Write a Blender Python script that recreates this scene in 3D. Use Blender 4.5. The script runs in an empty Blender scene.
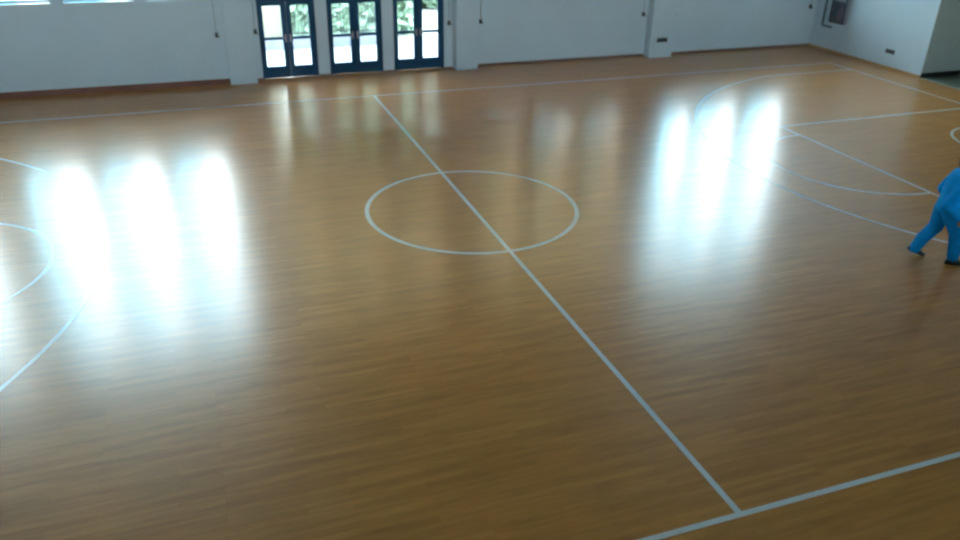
import bpy, bmesh, math, random
from mathutils import Vector, Matrix
random.seed(4)
S = bpy.context.scene
COL = S.collection
PI = math.pi

# ------------------------------------------------------------------ camera
CX, CY, CZ = -4.123, -11.8092, 5.2422
YAW, PIT, ROL = 0.3484, 0.475, 0.0197
fw = Vector((math.sin(YAW)*math.cos(PIT), math.cos(YAW)*math.cos(PIT), -math.sin(PIT)))
r0 = Vector((math.cos(YAW), -math.sin(YAW), 0)); u0 = r0.cross(fw)
rv = math.cos(ROL)*r0 + math.sin(ROL)*u0
uv = -math.sin(ROL)*r0 + math.cos(ROL)*u0
cam = bpy.data.cameras.new('camera'); camo = bpy.data.objects.new('camera', cam); COL.objects.link(camo)
cam.sensor_width = 36; cam.lens = 793.96/960*36
cam.clip_start = .05; cam.clip_end = 300
cam.dof.use_dof = True; cam.dof.focus_distance = 10.0; cam.dof.aperture_fstop = 0.8
M = Matrix((rv, uv, -fw)).transposed().to_4x4(); M.translation = (CX, CY, CZ)
camo.matrix_world = M
S.camera = camo

# ------------------------------------------------------------------ world, sun, exposure
SKY = 4.6
w = bpy.data.worlds.new('overcast_sky'); S.world = w; w.use_nodes = True
nt = w.node_tree; nt.nodes.clear()
out = nt.nodes.new('ShaderNodeOutputWorld'); bg = nt.nodes.new('ShaderNodeBackground')
tc = nt.nodes.new('ShaderNodeTexCoord'); sx = nt.nodes.new('ShaderNodeSeparateXYZ'); cr = nt.nodes.new('ShaderNodeValToRGB')
nt.links.new(tc.outputs['Generated'], sx.inputs[0]); nt.links.new(sx.outputs['Z'], cr.inputs[0])
cr.color_ramp.elements[0].position = 0.0; cr.color_ramp.elements[0].color = (.88, .97, 1.0, 1)
cr.color_ramp.elements[1].position = 0.7; cr.color_ramp.elements[1].color = (.74, .89, 1.0, 1)
nt.links.new(cr.outputs[0], bg.inputs[0]); bg.inputs[1].default_value = SKY
nt.links.new(bg.outputs[0], out.inputs[0])
S.view_settings.view_transform = 'Standard'; S.view_settings.look = 'None'
S.view_settings.gamma = 1; S.view_settings.use_curve_mapping = False
S.view_settings.exposure = 2.33
S.cycles.use_denoising = True
S.cycles.max_bounces = 10; S.cycles.diffuse_bounces = 6; S.cycles.transparent_max_bounces = 16
S.cycles.sample_clamp_indirect = 8
S.cycles.filter_width = 2.4

# ------------------------------------------------------------------ helpers
def mat(name, col, rough=.6, metal=0, spec=.5, coat=0, coat_r=.1, noise=0, nscale=3.0, bump=0):
    m = bpy.data.materials.new(name); m.use_nodes = True
    t = m.node_tree; b = t.nodes['Principled BSDF']
    b.inputs['Base Color'].default_value = (*col, 1); b.inputs['Roughness'].default_value = rough
    b.inputs['Metallic'].default_value = metal; b.inputs['Specular IOR Level'].default_value = spec
    b.inputs['Coat Weight'].default_value = coat; b.inputs['Coat Roughness'].default_value = coat_r
    if noise or bump:
        g = t.nodes.new('ShaderNodeNewGeometry'); n = t.nodes.new('ShaderNodeTexNoise')
        n.inputs['Scale'].default_value = nscale; n.inputs['Detail'].default_value = 5
        t.links.new(g.outputs['Position'], n.inputs['Vector'])
        if noise:
            r = t.nodes.new('ShaderNodeValToRGB')
            r.color_ramp.elements[0].position = .3; r.color_ramp.elements[1].position = .7
            r.color_ramp.elements[0].color = (*[c*(1-noise) for c in col], 1)
            r.color_ramp.elements[1].color = (*[min(1, c*(1+noise)) for c in col], 1)
            t.links.new(n.outputs['Fac'], r.inputs[0]); t.links.new(r.outputs[0], b.inputs['Base Color'])
        if bump:
            bp = t.nodes.new('ShaderNodeBump'); bp.inputs['Strength'].default_value = bump; bp.inputs['Distance'].default_value = .02
            t.links.new(n.outputs['Fac'], bp.inputs['Height']); t.links.new(bp.outputs[0], b.inputs['Normal'])
    return m

def glass_mat(name, tint=(1, 1, 1)):
    m = bpy.data.materials.new(name); m.use_nodes = True; t = m.node_tree; t.nodes.clear()
    o = t.nodes.new('ShaderNodeOutputMaterial'); mx = t.nodes.new('ShaderNodeMixShader')
    tr = t.nodes.new('ShaderNodeBsdfTransparent'); gl = t.nodes.new('ShaderNodeBsdfGlossy'); fr = t.nodes.new('ShaderNodeFresnel')
    tr.inputs[0].default_value = (*tint, 1); gl.inputs['Roughness'].default_value = .02; fr.inputs[0].default_value = 1.35
    t.links.new(fr.outputs[0], mx.inputs[0]); t.links.new(tr.outputs[0], mx.inputs[1]); t.links.new(gl.outputs[0], mx.inputs[2])
    t.links.new(mx.outputs[0], o.inputs[0]); return m

def cloth_mat(name, col, trans):
    m = bpy.data.materials.new(name); m.use_nodes = True; t = m.node_tree; t.nodes.clear()
    o = t.nodes.new('ShaderNodeOutputMaterial'); mx = t.nodes.new('ShaderNodeMixShader')
    d = t.nodes.new('ShaderNodeBsdfDiffuse'); tr = t.nodes.new('ShaderNodeBsdfTranslucent')
    d.inputs[0].default_value = (*col, 1); tr.inputs[0].default_value = (*col, 1); mx.inputs[0].default_value = trans
    t.links.new(d.outputs[0], mx.inputs[1]); t.links.new(tr.outputs[0], mx.inputs[2]); t.links.new(mx.outputs[0], o.inputs[0]); return m

def box(bm, x0, x1, y0, y1, z0, z1, bev=0):
    vs = [bm.verts.new((x, y, z)) for x in (x0, x1) for y in (y0, y1) for z in (z0, z1)]
    fs = [(0,1,3,2),(4,6,7,5),(0,4,5,1),(2,3,7,6),(0,2,6,4),(1,5,7,3)]
    faces = [bm.faces.new([vs[i] for i in f]) for f in fs]
    if bev:
        es = set(e for f in faces for e in f.edges)
        bmesh.ops.bevel(bm, geom=list(es), offset=bev, segments=2, profile=.5, affect='EDGES')

def tube(bm, pts, r, n=10, cap=True):
    pts = [Vector(p) for p in pts]; rings = []
    rs = r if isinstance(r, (list, tuple)) else [r]*len(pts)
    ref = Vector((0.31, 0.17, .93))
    for i, p in enumerate(pts):
        d = (pts[min(i+1, len(pts)-1)] - pts[max(i-1, 0)]).normalized()
        a = d.cross(ref)
        if a.length < .1: a = d.cross(Vector((1, 0, 0)))
        a.normalize(); b = d.cross(a)
        rings.append([bm.verts.new(p + rs[i]*(math.cos(2*PI*k/n)*a + math.sin(2*PI*k/n)*b)) for k in range(n)])
    for A, B in zip(rings, rings[1:]):
        for k in range(n): bm.faces.new((A[k], A[(k+1) % n], B[(k+1) % n], B[k]))
    if cap: bm.faces.new(rings[0][::-1]); bm.faces.new(rings[-1])

def obj(name, bm, m, parent=None, smooth=False, **props):
    bmesh.ops.recalc_face_normals(bm, faces=bm.faces)
    me = bpy.data.meshes.new(name); bm.to_mesh(me); bm.free()
    if smooth:
        for p in me.polygons: p.use_smooth = True
    for mm in (m if isinstance(m, (list, tuple)) else [m]): me.materials.append(mm)
    o = bpy.data.objects.new(name, me); COL.objects.link(o)
    if parent: o.parent = parent
    for k, v in props.items(): o[k] = v
    return o

def empty(name, loc=(0, 0, 0), rz=0, **props):
    o = bpy.data.objects.new(name, None); COL.objects.link(o); o.location = loc; o.rotation_euler = (0, 0, rz)
    for k, v in props.items(): o[k] = v
    return o

def boxes(name, lst, m, parent=None, bev=0, **props):
    bm = bmesh.new()
    for b in lst: box(bm, *b, bev=bev)
    return obj(name, bm, m, parent, **props)

def copy_tree(o, parent=None):
    c = o.copy(); COL.objects.link(c)
    if parent: c.parent = parent
    for ch in [x for x in ALL() if x.parent == o]: copy_tree(ch, c)
    return c
def ALL(): return list(COL.objects)

# ------------------------------------------------------------------ materials
WALL = mat('wall_paint', (.53, .64, .72), .75, noise=.03, nscale=1.2)
WALL_SIDE = WALL
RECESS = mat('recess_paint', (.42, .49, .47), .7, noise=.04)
CEIL = mat('ceiling_paint', (.25, .25, .24), .9, noise=.04)
BASE_RED = mat('red_brown_skirting', (.20, .075, .05), .5, noise=.2, nscale=2)
BASE_TAN = mat('tan_wood_skirting', (.42, .22, .09), .5, noise=.15)
BASE_DARK = mat('black_skirting', (.015, .02, .022), .5)
BLUE = mat('dark_blue_door_paint', (.004, .055, .125), .5, spec=.2)
ALU = mat('white_window_frame', (.62, .66, .68), .45)
METAL = mat('dark_painted_metal', (.045, .06, .06), .45)
PIPE = mat('grey_steel_rod', (.30, .36, .38), .4, metal=.3)
BLACKPL = mat('black_plastic', (.02, .022, .026), .45)
GLASS = glass_mat('clear_glass', (.96, .99, .98))
GLASS_T = glass_mat('cyan_tinted_glass', (.55, .78, .85))
SHEEN_BLIND = cloth_mat('sheen_blind_fabric', (.86, .73, .56), .74)  # cloth of the unseen blinds, translucent and beige for a warm floor sheen
STEEL = mat('door_handle_steel', (.35, .33, .36), .3, metal=.8)

def floor_material():
    m = bpy.data.materials.new('varnished_maple_strips'); m.use_nodes = True; t = m.node_tree; b = t.nodes['Principled BSDF']
    N = t.nodes.new; L = t.links.new
    g = N('ShaderNodeNewGeometry')
    br = N('ShaderNodeTexBrick'); br.inputs['Scale'].default_value = 1; br.offset = .37; br.offset_frequency = 3
    br.inputs['Brick Width'].default_value = 1.1; br.inputs['Row Height'].default_value = .075
    br.inputs['Mortar Size'].default_value = .0012; br.inputs['Mortar Smooth'].default_value = .3
    br.inputs['Color1'].default_value = (.455, .187, .036, 1); br.inputs['Color2'].default_value = (.53, .228, .047, 1)
    br.inputs['Mortar'].default_value = (.38, .15, .03, 1); br.inputs['Bias'].default_value = 0
    L(g.outputs['Position'], br.inputs['Vector'])
    mp = N('ShaderNodeMapping'); mp.inputs['Scale'].default_value = (.9, 9, 1); L(g.outputs['Position'], mp.inputs['Vector'])
    n = N('ShaderNodeTexNoise'); n.inputs['Scale'].default_value = 1.3; n.inputs['Detail'].default_value = 6; n.inputs['Roughness'].default_value = .65
    L(mp.outputs[0], n.inputs['Vector'])
    r = N('ShaderNodeValToRGB'); r.color_ramp.elements[0].position = .3; r.color_ramp.elements[1].position = .72
    r.color_ramp.elements[0].color = (.74, .72, .70, 1); r.color_ramp.elements[1].color = (1.12, 1.11, 1.10, 1)
    L(n.outputs['Fac'], r.inputs[0])
    mx = N('ShaderNodeMix'); mx.data_type = 'RGBA'; mx.blend_type = 'MULTIPLY'; mx.inputs['Factor'].default_value = 1
    L(br.outputs['Color'], mx.inputs[6]); L(r.outputs[0], mx.inputs[7]); L(mx.outputs[2], b.inputs['Base Color'])
    # large soft wear in the gloss
    n2 = N('ShaderNodeTexNoise'); n2.inputs['Scale'].default_value = .5; n2.inputs['Detail'].default_value = 3
    L(g.outputs['Position'], n2.inputs['Vector'])
    mr = N('ShaderNodeMapRange'); mr.inputs[3].default_value = .20; mr.inputs[4].default_value = .26
    L(n2.outputs['Fac'], mr.inputs[0]); L(mr.outputs[0], b.inputs['Coat Roughness']); b.inputs['Coat Weight'].default_value = .85; b.inputs['Roughness'].default_value = .45
    bp = N('ShaderNodeBump'); bp.inputs['Strength'].default_value = .10; bp.inputs['Distance'].default_value = .004
    L(n.outputs['Fac'], bp.inputs['Height']); L(bp.outputs[0], b.inputs['Normal'])
    b.inputs['Specular IOR Level'].default_value = .08
    return m
FLOOR = floor_material()
LINE = mat('white_court_paint', (.64, .67, .66), .45, spec=.08, coat=.85, coat_r=.23, noise=.04, nscale=6)

# ------------------------------------------------------------------ setting
YF = 9.9; XR = 15.25; XL = -15.6; YN = -13.6; H = 9.0
floor = boxes('floor', [(XL-.3, XR, YN-.3, YF+.3, -.2, 0)], FLOOR, kind='structure')
boxes('ceiling', [(XL-.3, 19.3, YN-.3, YF+.3, H, H+.2)], CEIL, kind='structure')
boxes('wall_left', [(XL-.3, XL, YN, YF, 0, H)], WALL, kind='structure')
near_fill_wins = [(-14+4.6*k, -14+4.6*k+3.0) for k in range(6)]; ZN0, ZN1 = 3.9, 5.9  # unseen windows behind the camera, added to brighten the far wall
boxes('wall_near', [(XL-.3, 19.3, YN-.3, YN, 0, ZN0), (XL-.3, 19.3, YN-.3, YN, ZN1, H), (XL-.3, near_fill_wins[0][0], YN-.3, YN, ZN0, ZN1), (near_fill_wins[-1][1], 19.3, YN-.3, YN, ZN0, ZN1)]
      + [(a[1], b[0], YN-.3, YN, ZN0, ZN1) for a, b in zip(near_fill_wins, near_fill_wins[1:])], WALL, kind='structure')
boxes('unseen_balcony_deck', [(XL, XR, YN, -11.35, 3.4, 3.62), (XL, XR, -11.45, -11.35, 3.62, 4.1)], WALL, kind='structure')  # unseen deck and parapet, added to keep that window light off the near floor
YO = 5.26; YO2 = .6
boxes('wall_right', [(XR, XR+.25, YO, YF, 0, H), (XR, XR+.25, YN, YO2, 0, H), (XR, XR+.25, YO2, YO, 3.6, H)], WALL_SIDE, kind='structure')
boxes('wall_recess', [(XR+.25, 19, YO, YO+.25, 0, 3.6), (XR+.25, 19, YO2-.25, YO2, 0, 3.6), (19, 19.3, YO2-.25, YO+.25, 0, 3.6),
                      (XR+.25, 19.3, YO2-.25, YO+.25, 3.6, 3.75)], RECESS, kind='structure')
boxes('floor_recess', [(XR+.002, 19.3, YO2-.25, YO+.25, -.2, -.001)], mat('grey_green_floor', (.16, .19, .15), .5, noise=.1), kind='structure')
boxes('trim_1', [(XR-.03, XR+.05, YO2, YO, 0, .006)], mat('threshold_strip', (.30, .33, .30), .5), kind='structure')

# windows and doors in the far wall: (x0, x1)
ZW0, ZW1 = 2.13, 8.0
wins = [(-15.1, -13.7, 0), (-13.3, -11.9, 0), (-11.3, -9.7, 0), (-8.6, -7.1, 0), (-6.8, -5.3, 0), (-5.0, -3.6, 0),
        (3.75, 5.05, 1), (5.5, 6.8, 1), (7.2, 8.5, 1), (-2.3, -1.0, 2), (-.6, .7, 2), (1.15, 2.45, 2), (9.95, 11.05, 0), (11.3, 12.85, 0), (13.25, 14.75, 0)]  # windows above the doors are unseen, added for a sheen on the floor
doors = [(-2.44, -.97), (-.66, .81), (1.12, 2.56)]
ZD = 2.62; ZU = 3.3
xs = sorted({XL, -3.3, XR+.25, *[v for a in wins for v in a[:2]], *[v for a in doors for v in a]})
lst = []
for a, b in zip(xs, xs[1:]):
    c = (a+b)/2; YL = 9.68 if c < -3.3 else YF
    if any(x0 < c < x1 for x0, x1, k in wins if k == 2): lst += [(a, b, YF, YF+.3, ZD, ZU), (a, b, YF, YF+.3, ZW1, H)]
    elif any(x0 < c < x1 for x0, x1, _ in wins): lst += [(a, b, YL, YF+.3, 0, ZW0), (a, b, YL, YF+.3, ZW1, H)]
    elif any(x0 < c < x1 for x0, x1 in doors): lst += [(a, b, YF, YF+.3, ZD, H)]
    else: lst += [(a, b, YL, YF+.3, 0, H)]
boxes('wall_far', lst, WALL, kind='structure')

# pillars against the far wall
for i, (a, b) in enumerate([(-9.3, -8.75), (-3.3, -2.62), (2.82, 3.45), (8.98, 9.76)]):
    boxes('trim_%d' % (i+2), [(a, b, 9.56, YF, 0, H)], WALL, kind='structure')
# skirtings
def sk(name, l, m): boxes(name, l, m, kind='structure')
sk('baseboard_far', [(XL, -9.3, 9.66, 9.68, 0, .14), (-8.75, -3.3, 9.66, 9.68, 0, .14), (-2.62, -2.44, YF-.02, YF, 0, .04)], BASE_RED)
sk('baseboard_shade_far_right', [(3.45, 8.98, YF-.02, YF, 0, .06), (9.76, XR, YF-.02, YF, 0, .06), (-.97, -.66, YF-.015, YF, 0, .05), (.81, 1.12, YF-.015, YF, 0, .05), (2.56, 2.82, YF-.015, YF, 0, .03)],
   mat('brown_skirting_shade', (.20, .11, .07), .5))  # skirting beside the doors; the right bay strip stands in for dark shadow
sk('baseboard_right', [(XR-.03, XR, YO, YF-.02, 0, .06)], BASE_TAN)
sk('baseboard_recess', [(XR+.25, 19, YO-.02, YO, 0, .13)], BASE_DARK)
boxes('trim_6', [(XR, XR+.25, YO-.012, YO, 0, .13)], BASE_DARK, kind='structure')
boxes('trim_7', [(XR, XR+.25, YO-.01, YO, .13, 3.6)], RECESS, kind='structure')

# windows
def window(i, x0, x1, added_blind):
    ZW0 = ZU if added_blind == 2 else 2.13
    f = .05; y0, y1 = YF+.08, YF+.16; zt = ZW0+1.22; xm = (x0+x1)/2
    fr = [(x0, x1, y0, y1, ZW0, ZW0+f), (x0, x1, y0, y1, ZW1-f, ZW1), (x0, x0+f, y0, y1, ZW0+f, ZW1-f), (x1-f, x1, y0, y1, ZW0+f, ZW1-f),
          (x0+f, x1-f, y0, y1, zt, zt+.07), (x0+f, x1-f, y0, y1, 5.5, 5.56), (xm-.025, xm+.025, y0, y1, ZW0+f, ZW1-f)]
    win = boxes('window_%d' % (i+1), fr, ALU, kind='structure')
    for s, (a, b) in enumerate(((x0+f, xm-.025), (xm+.025, x1-f))):
        boxes('pane', [(a, b, y0+.03+.02*s, y0+.036+.02*s, ZW0+f, ZW1-f)], GLASS_T if s == 0 else GLASS, win)
    boxes('window_sill', [(x0-.03, x1+.03, (9.65 if x1 < -3.3 else YF-.03), YF+.08, ZW0-.04, ZW0-.001)], ALU, win)
    if added_blind:  # blinds added out of view to shape the floor reflections
        bm = bmesh.new(); n = 60; z0, z1 = ZW0+(.14 if added_blind == 1 else .0), ZW1-.02
        vs = []
        for k in range(n+1):
            x = x0+.01+(x1-x0-.02)*k/n; y = YF+.035+.012*math.sin(k*1.3)
            vs.append((bm.verts.new((x, y, z0)), bm.verts.new((x, y, z1))))
        for A, B in zip(vs, vs[1:]): bm.faces.new((A[0], B[0], B[1], A[1]))
        c = obj('added_blind', bm, SHEEN_BLIND, win, True)
        md = c.modifiers.new('thickness', 'SOLIDIFY'); md.thickness = .004
for i, (a, b, c) in enumerate(wins): window(i, a, b, c)

for k, (a, b) in enumerate(near_fill_wins):  # frames and glass of the added fill windows behind the camera
    win = boxes('window_%d' % (20+k), [(a, b, YN-.2, YN-.13, ZN0, ZN0+.05), (a, b, YN-.2, YN-.13, ZN1-.05, ZN1), (a, a+.05, YN-.2, YN-.13, ZN0+.05, ZN1-.05), (b-.05, b, YN-.2, YN-.13, ZN0+.05, ZN1-.05), ((a+b)/2-.025, (a+b)/2+.025, YN-.2, YN-.13, ZN0+.05, ZN1-.05)], ALU, kind='structure')
    boxes('pane', [(a+.05, b-.05, YN-.17, YN-.165, ZN0+.05, ZN1-.05)], GLASS, win)
# doors
def door(i, x0, x1):
    f = .05; y0, y1 = YF+.05, YF+.13; xm = (x0+x1)/2; g = .003
    fr = [(x0, x0+f, y0, y1, 0, ZD), (x1-f, x1, y0, y1, 0, ZD), (x0+f, x1-f, y0, y1, 1.965, 2.04), (x0+f, x1-f, y0, y1, ZD-f, ZD), (xm-.02, xm+.02, y0, y1, 2.04, ZD-f),
          (x0+f, x0+.15, y0+.01, y1-.01, 2.04, ZD-f), (x1-.15, x1-f, y0+.01, y1-.01, 2.04, ZD-f), (xm-.17, xm-.02, y0+.01, y1-.01, 2.04, ZD-f), (xm+.02, xm+.17, y0+.01, y1-.01, 2.04, ZD-f)]
    d = boxes('door_%d' % (i+1), fr, BLUE, kind='structure')
    boxes('transom_pane', [(x0+.15, xm-.17, y0+.035, y0+.041, 2.04, ZD-f)], GLASS, d)
    boxes('transom_pane', [(xm+.17, x1-.15, y0+.035, y0+.041, 2.04, ZD-f)], GLASS, d)
    for s in (0, 1):
        a, b = (x0+f+g, xm-g) if s == 0 else (xm+g, x1-f-g)
        ga, gb = (x0+.14, xm-.13) if s == 0 else (xm+.12, x1-.16)
        ya, yb = y0+.015, y1-.015
        leaf = boxes('door_leaf', [(a, ga, ya, yb, .012, 1.96), (gb, b, ya, yb, .012, 1.96), (ga, gb, ya, yb, .012, .31), (ga, gb, ya, yb, 1.0, 1.07), (ga, gb, ya, yb, 1.86, 1.96)], BLUE, d)
        boxes('glass_pane', [(ga, gb, ya+.02, ya+.026, .31, 1.0)], GLASS, leaf)
        boxes('glass_pane', [(ga, gb, ya+.02, ya+.026, 1.07, 1.86)], GLASS, leaf)
        hx = xm-.06 if s == 0 else xm+.06
        bm = bmesh.new()
        box(bm, hx-.018, hx+.018, ya-.008, ya, .93, 1.13)
        tube(bm, [(hx, ya-.008, 1.05), (hx, ya-.045, 1.05), (hx+(.09 if s else -.09), ya-.05, 1.048)], .009, 8)
        obj('handle', bm, STEEL, leaf)
for i, (a, b) in enumerate(doors): door(i, a, b)

# ------------------------------------------------------------------ painted court lines (parts of the floor)
Lc, Wc = 14.085, 7.553; lw = .05
def strip(name, pts, label, closed=False, z=.0015, wd=.06):
    bm = bmesh.new(); pts = [Vector((x, y, 0)) for x, y in pts]; n = len(pts); L = []
    for i, p in enumerate(pts):
        a = pts[(i-1) % n] if (closed or i > 0) else p; b = pts[(i+1) % n] if (closed or i < n-1) else p
        d = (b-a).normalized(); nn = Vector((-d.y, d.x, 0))*wd/2
        L.append((bm.verts.new(p+nn+Vector((0, 0, z))), bm.verts.new(p-nn+Vector((0, 0, z)))))
    for i in range(n if closed else n-1):
        A, B = L[i], L[(i+1) % n]; bm.faces.new((A[0], A[1], B[1], B[0]))
    o = obj(name, bm, LINE, floor, label=label); 
    for p in o.data.polygons:
        if p.normal.z < 0: p.flip()
    return o
def arc(cx, cy, r, a0, a1, n=96): return [(cx+r*math.cos(a0+(a1-a0)*k/n), cy+r*math.sin(a0+(a1-a0)*k/n)) for k in range(n+1)]
h = lw/2
strip('side_line', [(-Lc, Wc-h), (Lc, Wc-h)], 'white far side line of the basketball court')
strip('side_line', [(-Lc, -Wc+h), (Lc, -Wc+h)], 'white near side line of the basketball court')
strip('end_line', [(Lc-h, -Wc+lw), (Lc-h, Wc-lw)], 'white right end line of the court')
strip('end_line', [(-Lc+h, -Wc+lw), (-Lc+h, Wc-lw)], 'white left end line of the court')
strip('half_court_line', [(0, -Wc+lw), (0, Wc-lw)], 'white half court line', wd=.064)
strip('center_circle', arc(0, 0, 1.775, 0, 2*PI)[:-1], 'white centre circle crossed by the half court line', True, z=.002, wd=.072)
for s, side in ((1, 'right'), (-1, 'left')):
    FT = s*(Lc-5.825); HP = s*(Lc-1.6); c = 0 if s < 0 else PI
    yy = Wc-.925; aa = math.asin(yy/(6.75))
    pts = arc(HP, 0, 6.75, c-aa*1, c+aa*1)
    p0, p1 = pts[0], pts[-1]
    strip('three_point_line', [(s*(Lc-lw), p0[1])]+pts+[(s*(Lc-lw), p1[1])], 'white three point arc on the %s half' % side, z=.0022)
    strip('free_throw_line', [(FT, -2.45), (FT, 2.45)], 'white free throw line on the %s half' % side, z=.0026)
    for y in (2.45, -2.45): strip('lane_line', [(FT+s*h, y), (s*(Lc-lw), y)], 'white lane edge line on the %s half' % side, z=.0018)
    strip('free_throw_semicircle', arc(FT, 0, 1.8, c-PI/2, c+PI/2), 'white free throw half circle on the %s half' % side, z=.0024)
    strip('restricted_arc', arc(HP, 0, 1.2, c-PI/2, c+PI/2), 'white no-charge arc near the %s basket' % side, z=.002)

# ------------------------------------------------------------------ window cranks beside the pillars
def make_crank():
    r = empty('window_crank', (0, 0, 0))
    bm = bmesh.new(); box(bm, -.04, .04, -.06, 0, -.06, .06, .006); obj('gear_box', bm, METAL, r)
    bm = bmesh.new(); tube(bm, [(0, -.03, .06), (0, -.03, 2.9)], .009, 8)
    for z in (1.0, 2.2): box(bm, -.012, .012, -.03, 0, z, z+.03)
    obj('drive_rod', bm, PIPE, r)
    bm = bmesh.new(); tube(bm, [(0, -.06, 0), (0, -.085, 0), (.05, -.09, -.035), (.055, -.13, -.04)], .011, 8); obj('handle', bm, METAL, r)
    return r
cr0 = make_crank()
places = [(-3.49, 'left of the pillar beside the left door'), (-2.53, 'on the narrow wall between a pillar and the left door'),
          (2.69, 'on the narrow wall between the right door and a pillar'), (3.63, 'just right of the pillar beside the right door'),
          (8.82, 'just left of the pillar that carries a black socket'), (9.87, 'just right of the pillar that carries a black socket'),
          (14.98, 'on the far wall next to the right corner')]
for k, (x, t) in enumerate(places):
    o = cr0 if k == 0 else copy_tree(cr0)
    o.location = (x, 9.68 if x < -3.3 else YF, 1.25)
    o['label'] = 'small dark window crank ' + t; o['category'] = 'window crank'; o['group'] = 'window cranks along the far wall'

# sockets
def socket(loc, rz, label):
    r = empty('wall_socket', loc, rz, label=label, category='socket', group='black wall sockets')
    bm = bmesh.new(); box(bm, -.17, .17, -.018, 0, -.06, .06, .006); obj('plate', bm, BLACKPL, r)
    for x in (-.08, .08):
        bm = bmesh.new(); box(bm, x-.055, x+.055, -.026, -.018, -.045, .045, .004); obj('outlet', bm, mat('socket_face', (.035, .04, .045), .4), r)
socket((9.38, 9.56, .52), 0, 'wide black socket low on the pillar of the far wall')
socket((XR, 6.52, .48), -PI/2, 'wide black socket low on the right wall near the recess')

# hose cabinet and pipe on the right wall
cab = empty('wall_cabinet', (XR, 8.78, 0), -PI/2, label='dark framed glass-fronted cabinet hanging on the right wall near the corner', category='cabinet')
DK = mat('cabinet_dark_frame', (.035, .045, .06), .4)
boxes('body', [(-.32, .32, -.12, 0, .90, 2.05)], mat('cabinet_body', (.22, .24, .27), .5), cab)
boxes('door_frame', [(-.32, -.26, -.15, -.12, .90, 2.05), (.26, .32, -.15, -.12, .90, 2.05), (-.26, .26, -.15, -.12, .90, 1.0), (-.26, .26, -.15, -.12, 1.50, 1.56), (-.26, .26, -.15, -.12, 1.99, 2.05)], DK, cab)
def cab_mat():
    m = mat('cabinet_dark_contents', (.03, .04, .05), .35); t = m.node_tree; b = t.nodes['Principled BSDF']
    g = t.nodes.new('ShaderNodeNewGeometry'); v = t.nodes.new('ShaderNodeTexVoronoi'); v.inputs['Scale'].default_value = 5
    r = t.nodes.new('ShaderNodeValToRGB'); e = r.color_ramp.elements
    e[0].color = (.02, .035, .06, 1); e[1].color = (.11, .08, .10, 1); e[0].position = .3; e[1].position = .8
    s = t.nodes.new('ShaderNodeSeparateColor')
    t.links.new(g.outputs['Position'], v.inputs['Vector']); t.links.new(v.outputs['Color'], s.inputs[0]); t.links.new(s.outputs[0], r.inputs[0]); t.links.new(r.outputs[0], b.inputs['Base Color'])
    return m
boxes('lower_window', [(-.26, .26, -.135, -.1205, 1.0, 1.5)], cab_mat(), cab)
boxes('upper_window', [(-.26, .26, -.135, -.1205, 1.56, 1.99)], mat('cabinet_grey_pane', (.20, .23, .26), .3), cab)
bm = bmesh.new()
tube(bm, [(XR-.07, 9.42, 3.4), (XR-.07, 9.42, .82), (XR-.07, 9.40, .76), (XR-.07, 9.34, .74), (XR-.07, 9.0, .74)], .035, 10)
for z in (1.2, 2.4): box(bm, XR-.06, XR-.001, 9.40, 9.44, z, z+.04)
obj('drain_pipe', bm, mat('grey_pipe_paint', (.10, .14, .17), .5), None, True, label='dark grey pipe bent at its foot on the right wall beside the cabinet', category='pipe')

# ------------------------------------------------------------------ outside, seen through the glass doors
boxes('ground_outside', [(-60, 60, YF+.3, 90, -.3, -.02), (-60, XL-.3, -60, YF+.3, -.3, -.02), (XL-.3, 60, -60, YN-.3, -.3, -.02)], mat('pale_concrete', (.24, .25, .25), .9, noise=.06, nscale=.8), kind='structure')
boxes('low_wall', [(-9, 1.9, 13.6, 13.85, -.02, .34)], mat('grey_render', (.26, .27, .30), .8, noise=.1), None, label='low grey wall across the yard behind the glass doors', category='wall')
boxes('yard_building', [(-3.3, -1.35, 14.7, 17.0, -.02, 4.8)], mat('cream_render', (.33, .31, .22), .8, noise=.05), None, label='cream building wall seen through the left door', category='building')
rl = empty('railing', (0, 13.72, .34), label='thin metal railing standing on the low grey wall outside', category='railing')
boxes('top_rail', [(-1.5, 1.9, -.02, .02, 1.15, 1.19)], METAL, rl); boxes('bottom_rail', [(-1.5, 1.9, -.015, .015, .08, .11)], METAL, rl)
b0 = boxes('bar', [(-.008, .008, -.008, .008, 0, 1.15)], mat('railing_bar_grey', (.12, .15, .14), .5), rl)
b0.location.x = -1.45
for k in range(1, 34):
    b = b0.copy(); COL.objects.link(b); b.location.x = -1.45+.1*k
def hedge(name, x0, x1, y0, y1, z1, col, n, label, cat):
    bm = bmesh.new()
    for k in range(n):
        p = Vector((random.uniform(x0, x1), random.uniform(y0, y1), random.uniform(.02, z1)))
        s = random.uniform(.14, .3); a = Vector([random.gauss(0, 1) for _ in range(3)]).normalized(); b = a.orthogonal().normalized()*s; a = a*s
        v = [bm.verts.new(p+q) for q in (-a, b*.5, a, -b*.5)]; bm.faces.new(v)
    m = mat(name+'_leaves', col, .6, noise=.3, nscale=1.5)
    return obj(name, bm, m, None, label=label, category=cat, kind='stuff')
hedge('hedge', -.98, 3.2, 14.9, 15.9, 4.8, (.34, .46, .32), 9000, 'pale green hedge foliage behind the yard railing', 'hedge')
hedge('hedge', 3.2, 9.0, 19.6, 20.9, 6.5, (.10, .16, .10), 9000, 'green hedge foliage far across the white yard, behind the right door', 'hedge')

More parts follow.
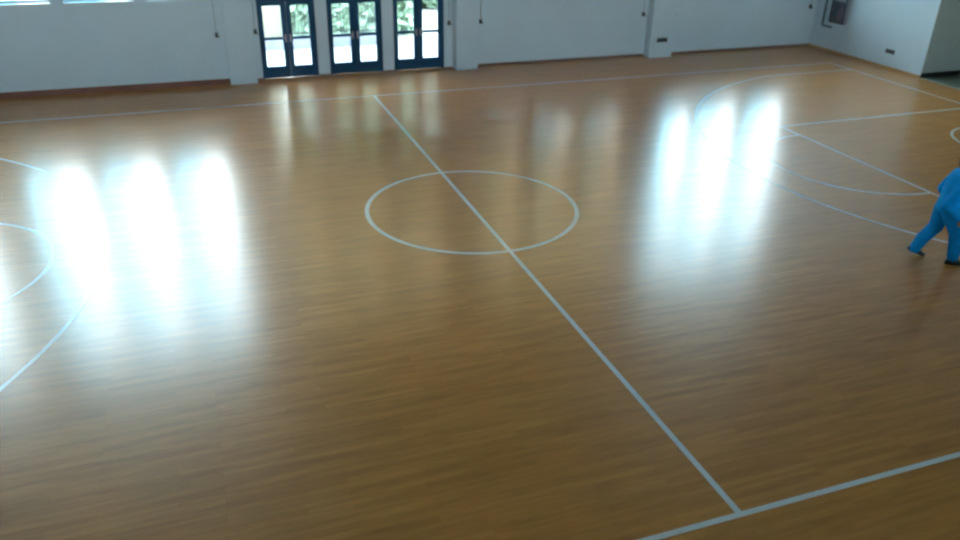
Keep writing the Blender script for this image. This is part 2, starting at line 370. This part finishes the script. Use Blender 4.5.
# ------------------------------------------------------------------ person
def evaluated_remesh(bm, vox):
    me = bpy.data.meshes.new('tmp'); bm.to_mesh(me); bm.free(); o = bpy.data.objects.new('tmp', me); COL.objects.link(o)
    r = o.modifiers.new('r', 'REMESH'); r.mode = 'VOXEL'; r.voxel_size = vox
    s = o.modifiers.new('s', 'SMOOTH'); s.iterations = 4; s.factor = .5
    dg = bpy.context.evaluated_depsgraph_get(); dg.update()
    nm = bpy.data.meshes.new_from_object(o.evaluated_get(dg))
    b2 = bmesh.new(); b2.from_mesh(nm); seen = set(); comps = []
    for v in b2.verts:
        if v in seen: continue
        st = [v]; seen.add(v); c = []
        while st:
            x = st.pop(); c.append(x)
            for e in x.link_edges:
                y = e.other_vert(x)
                if y not in seen: seen.add(y); st.append(y)
        comps.append(c)
    comps.sort(key=len); print('components', [len(c) for c in comps][-12:])
    for c in comps[:-1]: bmesh.ops.delete(b2, geom=c, context='VERTS')
    b2.to_mesh(nm); b2.free()
    bpy.data.objects.remove(o); bpy.data.meshes.remove(me)
    return nm
def ellipsoid(bm, c, r, rot=None, seg=20):
    g = bmesh.ops.create_uvsphere(bm, u_segments=seg, v_segments=seg//2+2, radius=1)
    m = Matrix.Translation(c) @ (rot or Matrix()) @ Matrix.Diagonal((*r, 1))
    bmesh.ops.transform(bm, matrix=m, verts=g['verts'])

def limb(bm, pts, rs):
    for k in range(len(pts)-1): tube(bm, pts[k:k+2], rs[k:k+2], 16)
    for p, q in zip(pts, rs): ellipsoid(bm, Vector(p), (q, q, q), None, 14)
def loft(bm, rings, n=24):
    R_ = [[bm.verts.new((cx+rx*math.cos(2*PI*k/n), ry*math.sin(2*PI*k/n), z)) for k in range(n)] for cx, z, rx, ry in rings]
    for A, B in zip(R_, R_[1:]):
        for k in range(n): bm.faces.new((A[k], A[(k+1) % n], B[(k+1) % n], B[k]))
    bm.faces.new(R_[0][::-1]); bm.faces.new(R_[-1])

# local frame: +x is the walking direction, y to the left of the person, origin on the floor
person = empty('person', (6.0, -3.96, 0), math.radians(-28), label='person in a bright blue tracksuit and dark shoes striding across the court', category='person')
PEL = Vector((0, 0, .88))
rear = [(-.01, .085, .80), (-.03, .10, .49), (-.23, .105, .125)]      # left leg trails
front = [(.02, -.085, .80), (.19, -.095, .475), (.235, -.10, .09)]
torso = [(.03, 0, 1.0), (.05, 0, 1.15), (.07, 0, 1.29), (.09, 0, 1.37)]
armL = [(.08, .18, 1.29), (-.02, .26, 1.02), (.12, .25, .84)]      # left arm swings
armR = [(.08, -.18, 1.29), (-.12, -.245, .95), (.08, -.24, .76)]
HEAD = Vector((.085, 0, 1.51))
bm = bmesh.new()
loft(bm, [(.0, .76, .09, .12), (.0, .84, .115, .165), (.01, .93, .11, .16), (.025, 1.0, .10, .135), (.045, 1.12, .11, .145), (.065, 1.25, .115, .165), (.085, 1.33, .095, .15), (.10, 1.38, .065, .09), (.112, 1.42, .055, .056), (.10, 1.48, .054, .054)])
for A in (armL, armR): limb(bm, [Vector(A[0])*.9+Vector((.01, 0, .12)), Vector(A[0])*.5+Vector(A[1])*.5, A[1], Vector(A[1])*.5+Vector(A[2])*.5, A[2]], [.052, .046, .040, .038, .026])
for A in (rear, front): limb(bm, [A[0], Vector(A[0])*.5+Vector(A[1])*.5, A[1], Vector(A[1])*.6+Vector(A[2])*.4, A[2]], [.088, .075, .054, .055, .036])
hr = Matrix.Rotation(math.radians(8), 4, 'Y')
ellipsoid(bm, HEAD+Vector((-.005, 0, .025)), (.092, .074, .095), hr)
ellipsoid(bm, HEAD+Vector((.028, 0, -.035)), (.062, .054, .075), hr)
ellipsoid(bm, HEAD+Vector((.094, 0, -.012)), (.018, .011, .024), Matrix.Rotation(-.3, 4, 'Y'), 10)
for s in (1, -1):
    ellipsoid(bm, HEAD+Vector((-.005, s*.076, -.005)), (.018, .009, .030), None, 10)
    ellipsoid(bm, HEAD+Vector((.072, s*.03, .022)), (.014, .022, .008), None, 10)
ellipsoid(bm, HEAD+Vector((.084, 0, -.052)), (.010, .024, .007), None, 10)
ellipsoid(bm, HEAD+Vector((.080, 0, -.064)), (.010, .020, .007), None, 10)
# hands: palm, four fingers, thumb, lightly curled
for A, sd in ((armL, 1), (armR, -1)):
    wv = Vector(A[2]); d = (wv-Vector(A[1])).normalized(); d = (d+Vector((0, 0, -.5))).normalized()
    side = Vector((1, 0, .4)); side = (side-d*side.dot(d)).normalized(); pn = d.cross(side).normalized()
    if pn.y*sd > 0: pn = -pn            # palm faces the thigh
    for q in range(5):
        c = wv+d*(.012+.018*q); ellipsoid(bm, c, (.030, .030, .016), None, 10)
    for q in range(4):
        off = side*(-.028+.019*q)*1.0; ln = [.062, .074, .080, .072][q]
        b0_ = wv+d*.078+off; b1 = b0_+d*ln*.5+pn*.008; b2 = b1+d*ln*.32+pn*.02; b3 = b2+d*ln*.12+pn*.02
        tube(bm, [b0_-d*.03, b0_, b1, b2, b3], [.0095, .0095, .009, .008, .006], 8)
    tb = wv+d*.03+side*.024
    tube(bm, [tb-side*.012, tb+side*.018+d*.012+pn*.006, tb+side*.028+d*.036+pn*.014, tb+side*.026+d*.056+pn*.02], [.012, .011, .010, .007], 8)
bmesh.ops.recalc_face_normals(bm, faces=bm.faces)
nm2 = evaluated_remesh(bm, .0065)
me = nm2; SKIN = mat('skin', (.45, .24, .16), .5, noise=.05, nscale=8); me.materials.clear(); me.materials.append(SKIN)
for p in me.polygons: p.use_smooth = True
bo = bpy.data.objects.new('body', me); COL.objects.link(bo); bo.parent = person
# eyes
EW = mat('eye_white', (.7, .7, .68), .3); EI = mat('dark_iris', (.02, .015, .01), .2)
for s in (1, -1):
    bm = bmesh.new(); ellipsoid(bm, HEAD+Vector((.071, s*.03, .008)), (.011, .013, .009), None, 12); e = obj('eye', bm, EW, person, True)
    bm = bmesh.new(); ellipsoid(bm, HEAD+Vector((.081, s*.03, .008)), (.003, .006, .006), None, 10); obj('iris', bm, EI, e, True)
# hair
bm = bmesh.new(); ellipsoid(bm, HEAD+Vector((-.018, 0, .038)), (.098, .086, .096), hr, 28)
ellipsoid(bm, HEAD+Vector((-.045, 0, -.02)), (.062, .078, .075), hr, 20)
bmesh.ops.delete(bm, geom=[v for v in bm.verts if (v.co-HEAD).x > .045 and (v.co-HEAD).z < .062], context='VERTS')
hm = obj('hair', bm, mat('black_hair', (.012, .011, .013), .45, noise=.4, nscale=60, bump=.4), person, True)
# clothes
JB = mat('bright_blue_tracksuit', (.0, .26, .66), .85, spec=.12, noise=.12, nscale=9, bump=.3)
JT = mat('blue_tracksuit_trousers', (.0, .21, .54), .85, spec=.12, noise=.14, nscale=7, bump=.4)
def garment(name, bm, m):
    bmesh.ops.recalc_face_normals(bm, faces=bm.faces)
    me = evaluated_remesh(bm, .011); me.materials.clear(); me.materials.append(m)
    for p in me.polygons: p.use_smooth = True
    o = bpy.data.objects.new(name, me); COL.objects.link(o); o.parent = person; return o
bm = bmesh.new()
loft(bm, [(.0, .80, .150, .195), (.01, .86, .158, .205), (.02, .98, .148, .19), (.04, 1.12, .155, .20), (.06, 1.25, .155, .21), (.08, 1.34, .13, .19), (.10, 1.40, .08, .09), (.10, 1.44, .068, .07)])
for A in (armL, armR):
    wv = Vector(A[2]); limb(bm, [Vector(A[0])-Vector((0, A[0][1]*.2, 0)), Vector(A[0])*.5+Vector(A[1])*.5, A[1], Vector(A[1])*.45+wv*.55, wv], [.092, .082, .076, .066, .050])
garment('jacket', bm, JB)
bm = bmesh.new()
loft(bm, [(.0, .78, .140, .165), (.0, .86, .140, .180), (.01, .97, .125, .165)])
limb(bm, [rear[0], (-.02, .09, .66), rear[1], (-.16, .10, .30), rear[2]], [.125, .116, .100, .092, .080])
limb(bm, [front[0], (.11, -.09, .64), front[1], (.215, -.10, .28), (.232, -.10, .12)], [.125, .116, .100, .092, .082])
garment('trousers', bm, JT)
# shoes
SH = mat('dark_teal_shoe', (.012, .045, .045), .5); SO = mat('dark_sole', (.01, .012, .012), .6)
def shoe(ankle, pitch, toe_off):
    bm = bmesh.new(); Ms = Matrix.Translation(ankle) @ Matrix.Rotation(pitch, 4, 'Y')
    prof = [(-.085, .028, .045), (-.05, .036, .075), (0, .038, .08), (.05, .040, .062), (.10, .046, .046), (.15, .044, .038), (.185, .028, .026)]
    rings = []
    for x, wd, hh in prof:
        rings.append([bm.verts.new(Ms @ Vector((x, wd*math.cos(2*PI*k/14), -.072+hh*(.5+.5*math.sin(2*PI*k/14))))) for k in range(14)])
    for A, B in zip(rings, rings[1:]):
        for k in range(14): bm.faces.new((A[k], A[(k+1) % 14], B[(k+1) % 14], B[k]))
    bm.faces.new(rings[0][::-1]); bm.faces.new(rings[-1])
    s = obj('shoe', bm, SH, person, True)
    bm = bmesh.new(); top, bot = [], []
    for k in range(24):
        a = 2*PI*k/24; x = .05+.14*math.cos(a); y = .046*math.sin(a)*(1 if math.cos(a) > -.2 else .85)
        top.append(bm.verts.new(Ms @ Vector((x, y, -.066)))); bot.append(bm.verts.new(Ms @ Vector((x, y, -.088))))
    bm.faces.new(top); bm.faces.new(bot[::-1])
    for k in range(24): bm.faces.new((top[k], bot[k], bot[(k+1) % 24], top[(k+1) % 24]))
    obj('sole', bm, SO, s)
shoe(Vector((front[2][0], front[2][1], .0885)), 0, 0)
shoe(Vector((rear[2][0]+.01, rear[2][1], .150)), math.radians(22), 0)
person.scale = (1.03, 1.03, 1.03)
